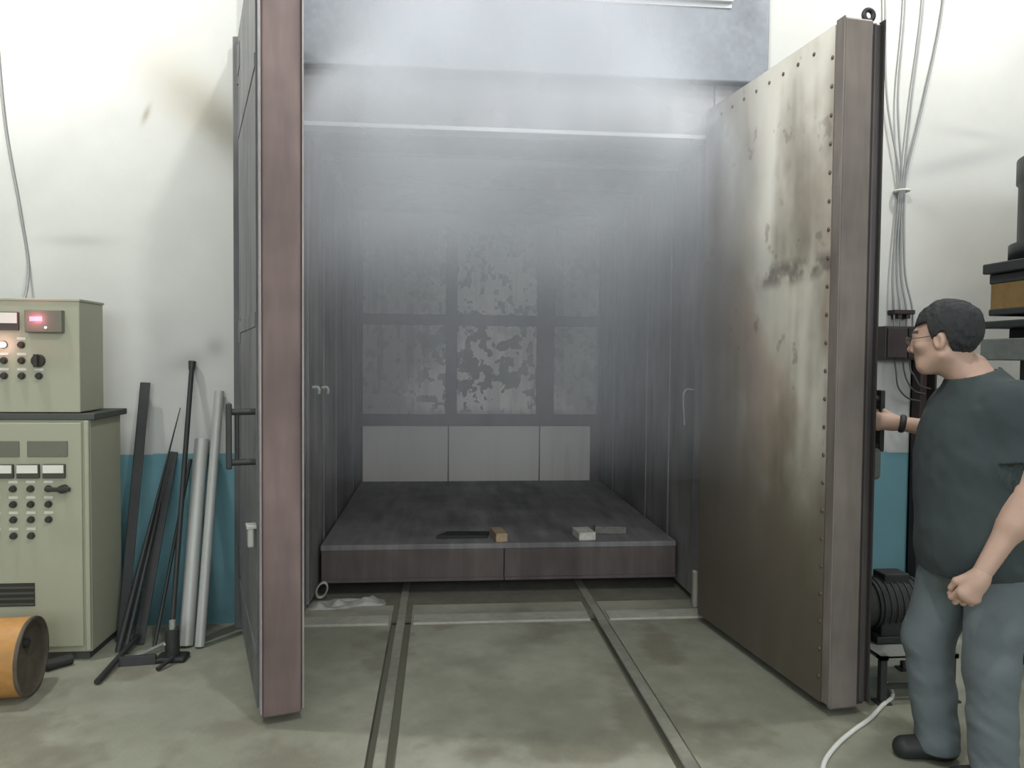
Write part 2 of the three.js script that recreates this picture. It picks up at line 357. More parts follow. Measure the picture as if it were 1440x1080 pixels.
function door(side, px, pz, turn, w, h, th, y0, mats, label) {
  const core = mesh('furnace_door', box(-th / 2 + 0.012, y0 + 0.01, 0.01, th / 2 - 0.012, y0 + h - 0.01, w - 0.012, 0.008), mats.core, furnace);
  core.position.set(px - FX, 0, pz - FZ); core.rotation.y = turn; core.userData.label = label;
  const xi = side * th / 2;
  // end channel with two lips at the free edge
  if (side > 0) mesh('end_channel', box(-th / 2 + 0.004, y0, w - 0.03, th / 2 - 0.004, y0 + h, w - 0.004, 0.012), mats.end, core);
  else {
    mesh('end_channel', box(-th / 2 + 0.004, y0, w - 0.03, th / 2 - 0.044, y0 + h, w - 0.004, 0.012), mats.end, core);
    mesh('outer_edge', box(th / 2 - 0.046, y0 + 0.01, w - 0.06, th / 2 + 0.004, y0 + h - 0.004, w - 0.01, 0.02), M.doorShade, core);
  }
  for (const s of [-1, 1]) mesh('edge_lip', box(s * th / 2 - 0.004, y0 + 0.02, w - 0.05, s * th / 2 + 0.004, y0 + h, w + 0.003, 0.003), s === side ? mats.lipIn : mats.lipOut, core);
  // inner lining plate, uv over the whole leaf
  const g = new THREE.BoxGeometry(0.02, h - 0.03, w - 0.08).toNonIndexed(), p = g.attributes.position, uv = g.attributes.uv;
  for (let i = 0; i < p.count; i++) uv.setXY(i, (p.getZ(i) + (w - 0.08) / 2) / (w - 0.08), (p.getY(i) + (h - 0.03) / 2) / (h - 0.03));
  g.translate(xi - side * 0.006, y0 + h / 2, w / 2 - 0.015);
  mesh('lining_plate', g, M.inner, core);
  // outer sheet and its stiffening ribs
  mesh('outer_sheet', box(-xi - 0.012, y0 + 0.03, 0.02, -xi + 0.012, y0 + h - 0.02, w - 0.05), mats.outer, core);
  for (const y of [0.25, 1.6, 2.6]) mesh('stiffener', box(-xi - 0.016, y - 0.03, 0.03, -xi + 0.016, y + 0.03, w - 0.06, 0.003), mats.outer, core);
  // rivets down the inner edge
  const rg = new THREE.SphereGeometry(0.009, 8, 6).scale(0.6, 1, 1);
  for (let y = y0 + 0.12; y < y0 + h - 0.04; y += 0.115) { const r = mesh('rivet', rg, M.rivet, core); r.position.set(xi + side * 0.005, y, w - 0.068); }
  // rivets along the top edge
  for (let z = 0.2; z < w - 0.1; z += 0.115) { const r = mesh('rivet', rg, M.rivet, core); r.position.set(xi + side * 0.005, y0 + h - 0.08, z); }
  // hinge knuckles at the outer side
  for (const y of [0.35, 1.55, h - 0.16]) mesh('hinge', [bar([-xi, y0 + y - 0.1, -0.01], [-xi, y0 + y + 0.1, -0.01], 0.018), box(-xi - 0.015, y0 + y - 0.06, 0, -xi + 0.015, y0 + y + 0.06, 0.16)], mats.outer, core);
  return core;
}
function pullHandle(core, side, th, w, yc, reach) {   // D-shaped pull on the outer face
  const xo = -side * th / 2, x1 = xo - side * reach, z = w - 0.1;
  const hnd = mesh('pull_handle', [bar([xo, yc + 0.1, z], [x1, yc + 0.1, z], 0.013), bar([xo, yc - 0.1, z], [x1, yc - 0.1, z], 0.013), box(Math.min(x1, x1 - side * 0.022), yc - 0.125, z - 0.02, Math.max(x1, x1 - side * 0.022), yc + 0.135, z + 0.02, 0.006), bar([x1 + side * 0.02, yc - 0.1, z], [x1 + side * 0.02, yc + 0.1, z], 0.008)], M.darkSteel, core);
  return hnd;
}
// left leaf: half open, outer face seen at its left; right leaf: opened a little past square
const dl = door(1, -0.965, -4.17, R(17.5), 1.16, 3.09, 0.16, 0.03, { core: M.doorDark, end: M.rust, lipIn: M.rustEdgeLit, lipOut: M.rustEdgeLit, outer: M.doorOuter }, 'left door leaf with a rusty reddish end face');
pullHandle(dl, 1, 0.16, 1.16, 1.135, 0.1);
mesh('latch_catch', [box(-0.13, 0.775, 1.05, -0.08, 0.79, 1.11, 0.003), box(-0.125, 0.7, 1.07, -0.1, 0.78, 1.105, 0.008)], M.galv, dl);
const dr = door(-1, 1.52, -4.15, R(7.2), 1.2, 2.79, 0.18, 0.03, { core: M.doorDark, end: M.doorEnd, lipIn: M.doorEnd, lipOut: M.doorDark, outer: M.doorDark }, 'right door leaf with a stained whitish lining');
pullHandle(dr, -1, 0.18, 1.2, 1.2, 0.09);
mesh('lock_case', [box(0.115, 0.96, 1.06, 0.172, 1.095, 1.15, 0.022), bar([0.143, 1.08, 1.1], [0.143, 1.15, 1.1], 0.016), box(0.09, 0.99, 1.08, 0.12, 1.06, 1.13, 0.004)], M.pressGreen, dr);
mesh('lifting_eye', new THREE.TorusGeometry(0.022, 0.01, 10, 20).translate(0.06, 2.86, 1.14), M.darkSteel, dr);

// ---------------------------------------------------------------- trolley in the chamber
{
  const t = thing('furnace_trolley', 'low dark steel furnace trolley with a flat deck, parked inside the chamber', 'trolley', [0.37, 0, -5.8]);
  const tb = (...a) => box(...a).translate(-0.37, 0, 5.8);
  mesh('deck_plate', tb(-0.725, 0.265, -7.16, 1.5, 0.3, -4.74, 0.006), M.soot, t);
  for (const [x0, x1] of [[-0.72, 0.398], [0.402, 1.495]]) {
    mesh('front_plate', tb(x0, 0.085, -4.77, x1, 0.266, -4.735, 0.004), M.sootWarm, t);
    mesh('front_flange', tb(x0, 0.072, -4.79, x1, 0.092, -4.72, 0.004), M.sootWarm, t);
  }
  mesh('chassis', [tb(-0.6, 0.15, -6.9, -0.5, 0.27, -4.8), tb(1.24, 0.15, -6.9, 1.34, 0.27, -4.8)], M.soot, t);
  for (const x of [-0.21, 0.885]) for (const z of [-5.15, -6.5]) mesh('wheel', new THREE.CylinderGeometry(0.12, 0.12, 0.05, 24).rotateZ(Math.PI / 2).translate(x - 0.37, 0.115, z + 5.8), M.darkSteel, t);
}
{
  const top = 0.3;
  const b1 = solo('fire_brick', metre(new RoundedBoxGeometry(0.075, 0.055, 0.2, 2, 0.006)), M.brick, 'tan fire brick lying in the middle of the trolley front edge', 'brick');
  b1.position.set(0.375, top + 0.0275, -4.86); b1.rotation.y = 0.12;
  const b2 = solo('fire_brick', metre(new RoundedBoxGeometry(0.11, 0.052, 0.17, 2, 0.006)), M.brickPale, 'pale fire brick with a white end face, right of the tan brick', 'brick');
  b2.position.set(0.925, top + 0.026, -4.86); b2.rotation.y = 0.1;
  const b3 = solo('fire_brick', metre(new RoundedBoxGeometry(0.21, 0.05, 0.1, 2, 0.008)), M.brickGrey, 'grey fire brick lying crosswise, farthest right on the trolley', 'brick');
  b3.position.set(1.125, top + 0.025, -4.99); b3.rotation.y = -0.12;
  const plate = new THREE.Shape(); plate.moveTo(-0.17, -0.05); plate.lineTo(0.15, -0.06); plate.lineTo(0.17, 0.05); plate.lineTo(-0.1, 0.07); plate.closePath();
  const p = solo('steel_offcut', metre(new THREE.ExtrudeGeometry(plate, { depth: 0.016, bevelSize: 0.002, bevelThickness: 0.002, bevelSegments: 1 }).rotateX(-Math.PI / 2)), M.black, 'thin black steel offcut lying left of the tan brick on the trolley', 'offcut');
  p.position.set(0.15, top + 0.003, -4.93);
}
// crumpled sheet and ring on the threshold, left side
{
  const g = new THREE.PlaneGeometry(0.46, 0.2, 36, 18).rotateX(-Math.PI / 2), p = g.attributes.position;
  for (let i = 0; i < p.count; i++) {
    const x = p.getX(i), z = p.getZ(i), e = 1 - Math.max(Math.abs(x) / 0.23, Math.abs(z) / 0.1);
    p.setXYZ(i, x + 0.02 * (noise3(x * 14, z * 14, 3) - 0.5), 0.004 + 0.05 * noise3(x * 18, z * 22, 8) * sstep(0, 0.4, e) , z * (1 - 0.5 * sstep(0, 0.23, x)) + 0.03 * (noise3(x * 9, z * 9, 5) - 0.5));
  }
  g.computeVertexNormals();
  const s = solo('crumpled_sheet', g, M.foil, 'crumpled pale sheet lying on the floor just inside the left jamb', 'sheet');
  s.position.set(-0.55, -0.012, -4.55); s.rotation.y = 0.12;
  const r = solo('wire_loop', new THREE.TorusGeometry(0.05, 0.009, 8, 24).scale(0.6, 1, 1), M.foil, 'small pale loop of wire leaning at the left end of the trolley', 'wire');
  r.position.set(-0.705, 0.05, -4.66); r.rotation.set(0.2, 0.2, -0.35);
}

// ---------------------------------------------------------------- left: control cabinet and the box on it
function meter(parent, x, y, z, w, h) {
  const f = mesh('meter', box(x - w / 2, y - h / 2, z - 0.01, x + w / 2, y + h / 2, z + 0.014, 0.003), M.meterDark, parent);
  mesh('meter_face', box(x - w / 2 + 0.004, y - h * 0.12, z + 0.012, x + w / 2 - 0.004, y + h / 2 - 0.004, z + 0.018), M.meterFace, f);
  return f;
}
function pushButton(parent, x, y, z, mat = M.knob, r = 0.0135) {
  const b = mesh('push_button', bar([x, y, z - 0.004], [x, y, z + 0.018], r, r * 0.92, 16), mat, parent);
  mesh('button_collar', bar([x, y, z - 0.004], [x, y, z + 0.005], r * 1.25, r * 1.25, 16), M.meterDark, b);
  return b;
}
function labelPlate(parent, x, y, z, w = 0.04) { return mesh('label_plate', box(x - w / 2, y - 0.006, z - 0.002, x + w / 2, y + 0.006, z + 0.003), M.plate, parent); }
{
  const X1 = -1.645, ZF = -3.77, ZB = -4.13, X0 = -2.46;
  const c = thing('control_cabinet', 'floor-standing pale green-grey control cabinet with rows of push buttons', 'cabinet', [-2.05, 0, -3.95]);
  const cb = (...a) => box(...a).translate(2.05, 0, 3.95);
  const L = (x) => x + 2.05, Z = ZF + 3.95;
  mesh('cabinet_body', cb(X0, 0.04, ZB, X1, 1.15, ZF - 0.012, 0.008), M.cab, c);
  mesh('plinth', cb(X0 + 0.02, 0, ZB + 0.02, X1 - 0.02, 0.045, ZF - 0.03), M.cabLid, c);
  mesh('top_plate', cb(X0 - 0.01, 1.148, ZB - 0.02, X1 + 0.025, 1.178, ZF + 0.0, 0.004), M.cabLid, c);
  const d = mesh('cabinet_door', cb(X0 + 0.01, 0.07, ZF - 0.02, X1 - 0.035, 1.135, ZF, 0.006), M.cab, c);
  mesh('corner_post', cb(X1 - 0.024, 0.05, ZF - 0.02, X1 - 0.002, 1.145, ZF + 0.002, 0.006), M.cab, c);
  for (const x of [-1.83, -2.045, -2.26]) mesh('display_window', box(L(x) - 0.09, 0.975, Z - 0.006, L(x) + 0.09, 1.05, Z + 0.006, 0.003), M.screen, d);
  for (const x of [-1.8, -1.915, -2.03, -2.145]) meter(d, L(x), 0.908, Z, 0.1, 0.066);
  [0.825, 0.752, 0.68, 0.604].forEach((y, r) => [-1.828, -1.907, -1.985, -2.063].forEach((x, k) => {
    if (r === 3 && k === 0) return;
    pushButton(d, L(x), y, Z); labelPlate(d, L(x), y + 0.032, Z);
  }));
  const h = mesh('door_lock', [bar([L(-1.757), 0.825, Z - 0.003], [L(-1.757), 0.825, Z + 0.03], 0.02), box(L(-1.83), 0.815, Z + 0.02, L(-1.72), 0.835, Z + 0.034, 0.004)], M.knob, d);
  mesh('vent_recess', box(L(-2.2), 0.27, Z - 0.006, L(-1.895), 0.38, Z + 0.003), M.knob, d);
  for (let k = 0; k < 4; k++) mesh('vent_slat', box(L(-2.2), 0.277 + k * 0.026, Z, L(-1.895), 0.286 + k * 0.026, Z + 0.008), M.cabLid, d);

  const b = thing('control_box', 'smaller pale control box with a red lit display, standing on the control cabinet', 'control box', [-2.1, 1.178, -3.92]);
  const bb = (...a) => box(...a).translate(2.1, -1.178, 3.92);
  const U = (x) => x + 2.1, Y = (y) => y - 1.178, ZZ = -3.775 + 3.92;
  mesh('box_body', bb(-2.5, 1.182, -4.03, -1.685, 1.708, -3.775, 0.006), M.cab, b);
  mesh('box_lid', bb(-2.505, 1.702, -4.035, -1.68, 1.714, -3.77, 0.003), M.cab, b);
  meter(b, U(-2.0), Y(1.607), ZZ, 0.1, 0.085); meter(b, U(-2.115), Y(1.607), ZZ, 0.1, 0.085);
  const s = mesh('display_unit', box(U(-1.915), Y(1.555), ZZ - 0.005, U(-1.75), Y(1.66), ZZ + 0.03, 0.005), M.screen, b);
  mesh('led_display', box(U(-1.89), Y(1.607), ZZ + 0.029, U(-1.835), Y(1.628), ZZ + 0.033), M.redGlow, s);
  mesh('indicator_dot', bar([U(-1.82), Y(1.578), ZZ + 0.026], [U(-1.82), Y(1.578), ZZ + 0.034], 0.005), M.whiteGlow, s);
  const p = new THREE.PointLight(new THREE.Color(1, 0.25, 0.35), 0.02, 0, 2); p.position.set(U(-1.863), Y(1.617), ZZ + 0.06); p.name = 'display_glow'; p.castShadow = true; b.add(p);
  pushButton(b, U(-2.02), Y(1.497), ZZ, M.whiteGlow);
  const q = new THREE.PointLight(new THREE.Color(1, 0.5, 0.5), 0.015, 0, 2); q.position.set(U(-2.02), Y(1.497), ZZ + 0.05); q.name = 'pilot_glow'; q.castShadow = true; b.add(q);
  for (const [x, y] of [[-1.942, 1.497], [-2.02, 1.424], [-1.942, 1.424], [-2.02, 1.353], [-1.942, 1.353], [-1.866, 1.353]]) { pushButton(b, U(x), Y(y), ZZ); labelPlate(b, U(x), Y(y) + 0.03, ZZ); }
  mesh('rotary_switch', [bar([U(-1.866), Y(1.424), ZZ - 0.003], [U(-1.866), Y(1.424), ZZ + 0.02], 0.03, 0.028), box(U(-1.875), Y(1.395), ZZ + 0.018, U(-1.857), Y(1.455), ZZ + 0.04, 0.004)], M.knob, b);
}
solo('wall_cable', tube([[-2.3, 3.4, -4.243], [-2.25, 2.66, -4.24], [-2.18, 2.2, -4.24], [-2.14, 1.9, -4.235], [-2.125, 1.72, -4.15], [-2.12, 1.69, -4.06]], 0.007, 50, 6), M.cable, 'thin grey cable hanging down the white wall to the control box', 'cable');

// orange drum lying in front of the cabinet
{
  const t = thing('drum', 'orange drum lying on its side in front of the control cabinet', 'drum', [-1.735, 0.165, -3.42], 0.1);
  const prof = [[0, -0.33], [0.15, -0.33], [0.163, -0.32], [0.163, -0.01], [0.158, 0.0]].map(([a, b]) => new THREE.Vector2(a, b));
  mesh('drum_shell', new THREE.LatheGeometry(prof, 40).rotateZ(-Math.PI / 2), M.orange, t);
  mesh('drum_end', new THREE.LatheGeometry([[0, -0.012], [0.1, -0.012], [0.148, -0.014], [0.152, 0.006], [0.164, 0.008], [0.166, 0], [0.163, -0.01]].map(([a, b]) => new THREE.Vector2(a, b)), 40).rotateZ(-Math.PI / 2), M.drumEnd, t);
  mesh('bung_cap', bar([-0.014, 0.07, 0.04], [0.006, 0.07, 0.04], 0.02), M.darkSteel, t);
}

// bars and pipes leaning on the wall between the cabinet and the furnace
function angleIron(len, w, t) { return join([box(-w / 2, 0, -t / 2, w / 2, len, t / 2, 0.001), box(-w / 2, 0, -w + t / 2, -w / 2 + t, len, t / 2, 0.001)]); }
function pipe(len, r) { return new THREE.LatheGeometry([[r * 0.82, 0], [r, 0], [r, len], [r * 0.82, len], [r * 0.82, 0]].map(([a, b]) => new THREE.Vector2(a, b)), 24); }
function lean(name, g, mat, a, b, label, cat) { return solo(name, along(g(dist(a, b)), a, b), mat, label, cat); }
lean('angle_iron', (l) => angleIron(l, 0.05, 0.006), M.darkSteel, [-1.6, 0.005, -4.0], [-1.548, 1.31, -4.205], 'dark angle iron leaning on the wall nearest the control cabinet', 'angle iron');
lean('pointed_bar', (l) => new THREE.CylinderGeometry(0.002, 0.016, l, 10).translate(0, l / 2, 0), M.darkSteel, [-1.567, 0.0, -3.88], [-1.383, 1.175, -4.24], 'slim dark bar with a pointed tip, leaning at a slant', 'bar');
lean('crow_bar', (l) => join([new THREE.CylinderGeometry(0.013, 0.013, l, 12).translate(0, l / 2, 0), new THREE.CylinderGeometry(0.02, 0.016, 0.045, 12).translate(0, l - 0.02, 0)]), M.darkSteel, [-1.318, 0.02, -3.877], [-1.315, 1.42, -4.225], 'tall thin dark bar with a thick head, tallest of the leaning bars', 'bar');
lean('steel_pipe', (l) => pipe(l, 0.036), M.pipePale, [-1.262, 0.005, -3.93], [-1.262, 1.01, -4.205], 'thick dull grey pipe, shorter of the two pale leaning pipes', 'pipe');
lean('steel_pipe', (l) => pipe(l, 0.024), M.pipePale, [-1.19, 0.005, -3.91], [-1.175, 1.265, -4.22], 'thin shiny pale pipe, taller of the two pale leaning pipes', 'pipe');
lean('flat_bar', (l) => box(-0.025, 0, -0.004, 0.025, l, 0.004, 0.001), M.darkSteel, [-1.5, 0.005, -3.96], [-1.42, 0.94, -4.235], 'dark flat bar leaning between the angle iron and the tall thin bar', 'bar');
lean('round_bar', (l) => new THREE.CylinderGeometry(0.009, 0.009, l, 10).translate(0, l / 2, 0), M.darkSteel, [-1.41, 0.005, -3.92], [-1.33, 0.9, -4.235], 'short thin round bar leaning in front of the blue dado behind the tall bar', 'bar');
lean('round_bar', (l) => new THREE.CylinderGeometry(0.011, 0.011, l, 10).translate(0, l / 2, 0), M.darkSteel, [-1.52, 0.005, -3.84], [-1.45, 0.84, -4.235], 'short round bar leaning in front of the dark flat bar', 'bar');
// offcuts on the floor below them
lean('floor_rod', (l) => new THREE.CylinderGeometry(0.014, 0.014, l, 10).translate(0, l / 2, 0), M.darkSteel, [-1.5, 0.015, -3.49], [-1.5, 0.05, -3.95], 'dark rod lying on the floor, pointing out from the leaning bars', 'rod');
lean('floor_rod', (l) => new THREE.CylinderGeometry(0.009, 0.009, l, 10).translate(0, l / 2, 0), M.galvDull, [-1.47, 0.012, -3.72], [-1.34, 0.03, -3.93], 'short pale rod lying across the pile on the floor', 'rod');
lean('bar_offcut', (l) => box(-0.03, 0, -0.012, 0.03, l, 0.012, 0.003), M.darkSteel, [-1.49, 0.013, -3.7], [-1.33, 0.013, -3.72], 'short flat dark offcut on the floor left of the bottle jack', 'offcut');
lean('pipe_offcut', (l) => pipe(l, 0.025), M.darkSteel, [-1.8, 0.026, -3.66], [-1.72, 0.026, -3.74], 'stubby dark pipe offcut on the floor by the cabinet foot', 'offcut');
{
  const t = thing('bottle_jack', 'small dark bottle jack standing on the floor before the pale pipes', 'jack', [-1.27, 0, -3.76]);
  mesh('jack_base', box(-0.07, 0, -0.05, 0.07, 0.025, 0.05, 0.012), M.black, t);
  mesh('jack_cylinder', bar([0, 0.02, 0], [0, 0.15, 0], 0.034, 0.032, 18), M.darkSteel, t);
  mesh('ram', bar([0, 0.15, 0], [0, 0.19, 0], 0.014), M.galv, t);
  mesh('handle_socket', bar([0.02, 0.03, 0.05], [-0.02, 0.012, 0.14], 0.01), M.darkSteel, t);
  mesh('release_screw', new THREE.SphereGeometry(0.007, 10, 8).translate(-0.025, 0.085, 0.03), M.galv, t);
}

// ---------------------------------------------------------------- right: cables, switch box, post, press, stand
{
  const names = ['leftmost of the four grey cables hanging over the switch box', 'second from the left of the four grey cables over the switch box', 'third from the left of the four grey cables over the switch box', 'rightmost of the four grey cables hanging over the switch box'];
  const topX = [2.5, 2.62, 2.73, 2.85], midX = [2.535, 2.6, 2.67, 2.745];
  names.forEach((n, i) => solo('hanging_cable', tube([[topX[i] + (i - 1.5) * 0.03, 4.4, -4.23], [topX[i], 3.5, -4.225], [midX[i] - (i < 2 ? 0.012 : 0), 2.95, -4.22], [2.608 + i * 0.012, 2.5, -4.215], [2.606 + i * 0.011, 2.38, -4.215], [2.6 + i * 0.026 - 0.02, 1.95, -4.215], [2.585 + i * 0.037, 1.76, -4.2], [2.59 + i * 0.037, 1.64, -4.2]], 0.0055, 80, 6), M.cable, n, 'cable', 'cables above the switch box'));
  solo('cable_tie', new THREE.TorusGeometry(0.036, 0.011, 8, 22).scale(1, 1, 0.6).rotateX(Math.PI / 2).translate(2.622, 2.43, -4.213), M.white, 'white tie gathering the four hanging cables', 'cable tie');
  solo('cable_clamp', [box(2.575, 1.725, -4.25, 2.7, 1.75, -4.175, 0.004), box(2.6, 1.7, -4.25, 2.625, 1.73, -4.18, 0.003), box(2.65, 1.7, -4.25, 2.675, 1.73, -4.18, 0.003)], M.brownSteel, 'small dark clamp on the wall just above the switch box', 'clamp');
  const s = thing('switch_box', 'dark brown switch box fixed to the wall behind the man', 'switch box', [2.63, 1.56, -4.25]);
  mesh('box_case', box(-0.13, -0.095, 0, 0.13, 0.095, 0.11, 0.006), M.switchBox, s);
  mesh('box_cover', box(-0.12, -0.085, 0.11, -0.005, 0.085, 0.125, 0.004), M.switchBox, s);
  mesh('box_cover', box(0.005, -0.085, 0.11, 0.12, 0.085, 0.122, 0.004), M.black, s);
  mesh('switch_lever', bar([0.06, 0, 0.115], [0.06, 0.05, 0.15], 0.008), M.black, s);
  [[2.57, 2.66, 1.24], [2.62, 2.69, 1.28], [2.66, 2.72, 1.31]].forEach(([a, b, y], i) => solo('wire_loop', tube([[a, 1.47, -4.16], [a, 1.4, -4.14], [a + 0.01, y + 0.07, -4.13], [(a + b) / 2 + 0.02, y + 0.01, -4.13], [b + 0.06, y - 0.01, -4.14]], 0.005, 40, 6), M.cableDark, ['outermost dark wire looping under the switch box', 'middle dark wire looping under the switch box', 'innermost dark wire looping under the switch box'][i], 'wire'));
  solo('steel_post', [box(2.725, 0, -4.24, 2.825, 1.46, -4.225, 0.002), box(2.725, 0, -4.24, 2.737, 1.46, -4.15, 0.002), box(2.813, 0, -4.24, 2.825, 1.46, -4.15, 0.002), box(2.69, 0, -4.245, 2.86, 0.015, -4.1, 0.002)], M.brownSteel, 'dark brown channel post standing on the floor below the switch box', 'post');
}
{
  const t = thing('hydraulic_press', 'heavy press with a dark cylinder and a yellow-brown crosshead at the right edge', 'press', [3.25, 0, -3.4]);
  const b = (x0, y0, x1, y1, z0 = -0.3, z1 = 0.28, r = 0.008) => box(x0 - 3.25, y0, z0, x1 - 3.25, y1, z1, r);
  mesh('cylinder', new THREE.LatheGeometry([[0, 0], [0.38, 0], [0.38, 0.085], [0.345, 0.085], [0.345, 0.38], [0.355, 0.39], [0.355, 0.5], [0.3, 0.53], [0, 0.53]].map(([x, y]) => new THREE.Vector2(x, y)), 48).translate(-0.12, 1.95, 0), M.pressDark, t);
  mesh('top_flange', b(2.745, 1.9, 3.755, 1.952), M.pressDark, t);
  mesh('crosshead', b(2.785, 1.69, 3.715, 1.9, -0.29, 0.27), M.pressYellow, t);
  mesh('crosshead_band', b(2.78, 1.85, 3.72, 1.9, -0.295, 0.275), M.pressDark, t);
  mesh('crosshead_band', b(2.78, 1.69, 3.72, 1.725, -0.295, 0.275), M.pressDark, t);
  mesh('clamp_plate', b(2.745, 1.625, 3.755, 1.662), M.pressDark, t);
  mesh('guide_block', b(2.86, 1.57, 3.64, 1.626, -0.25, 0.23), M.black, t);
  mesh('moving_beam', b(2.745, 1.465, 3.755, 1.573), M.pressGreen, t);
  for (const x of [2.975, 3.525]) for (const z of [-0.2, 0.18]) mesh('column', bar([x - 3.25, 0.3, z], [x - 3.25, 1.9, z], 0.05, 0.05, 24), M.pressDark, t);
  mesh('side_plate', b(2.9, 0.3, 2.93, 1.47, -0.22, 0.2), M.pressDark, t);
  mesh('bed', b(2.86, 0.0, 3.64, 0.62, -0.28, 0.26, 0.015), M.pressDark, t);
  mesh('bed_foot', b(2.8, 0.0, 3.7, 0.08, -0.3, 0.32, 0.01), M.black, t);
}
{
  const t = thing('motor_stand', 'low angle-steel stand with four legs beside the right door', 'stand', [2.03, 0, -3.24]);
  for (const [x, z] of [[-0.15, 0.17], [0.16, 0.17], [-0.15, -0.16], [0.16, -0.16]]) mesh('leg', [box(x - 0.014, 0, z - 0.014, x + 0.014, 0.2, z + 0.014, 0.002), box(x - 0.03, 0, z - 0.03, x + 0.03, 0.008, z + 0.03)], M.darkSteel, t);
  mesh('top_frame', [box(-0.17, 0.19, 0.155, 0.18, 0.21, 0.19), box(-0.17, 0.19, -0.18, 0.18, 0.21, -0.145), box(-0.17, 0.19, -0.18, -0.135, 0.21, 0.19), box(0.145, 0.19, -0.18, 0.18, 0.21, 0.19), box(-0.17, 0.2, -0.18, 0.18, 0.207, 0.19)], M.galvDull, t);
  mesh('stretcher', [box(-0.15, 0.06, 0.16, 0.16, 0.08, 0.175), bar([0.15, 0.17, 0.16], [0.0, 0.195, 0.0], 0.008)], M.darkSteel, t);
  const m = thing('electric_motor', 'black electric motor with cooling ribs standing on the low steel stand', 'motor', [2.05, 0.21, -3.3]);
  mesh('motor_base', box(-0.13, 0, -0.12, 0.13, 0.03, 0.12, 0.004), M.black, m);
  mesh('motor_body', [new THREE.CylinderGeometry(0.115, 0.115, 0.22, 30).rotateZ(Math.PI / 2).translate(0, 0.145, 0), box(-0.06, 0.24, -0.05, 0.06, 0.29, 0.05, 0.008), box(-0.1, 0.02, -0.1, 0.1, 0.14, 0.1, 0.01)], M.black, m);
  for (let k = 0; k < 7; k++) mesh('cooling_rib', new THREE.TorusGeometry(0.117, 0.005, 6, 30).rotateY(Math.PI / 2).translate(-0.09 + k * 0.03, 0.145, 0), M.darkSteel, m);
  mesh('fan_cover', new THREE.CylinderGeometry(0.12, 0.105, 0.05, 30).rotateZ(Math.PI / 2).translate(-0.135, 0.145, 0), M.darkSteel, m);
}
solo('floor_cable', tube([[1.3, 0.008, -2.45], [1.38, 0.008, -2.6], [1.5, 0.008, -2.73], [1.62, 0.008, -2.83], [1.74, 0.008, -2.92], [1.86, 0.008, -3.03], [1.96, 0.008, -3.12], [2.02, 0.008, -3.3]], 0.009, 60, 8), M.white, 'white cable lying on the floor from the right door towards the stand', 'cable');

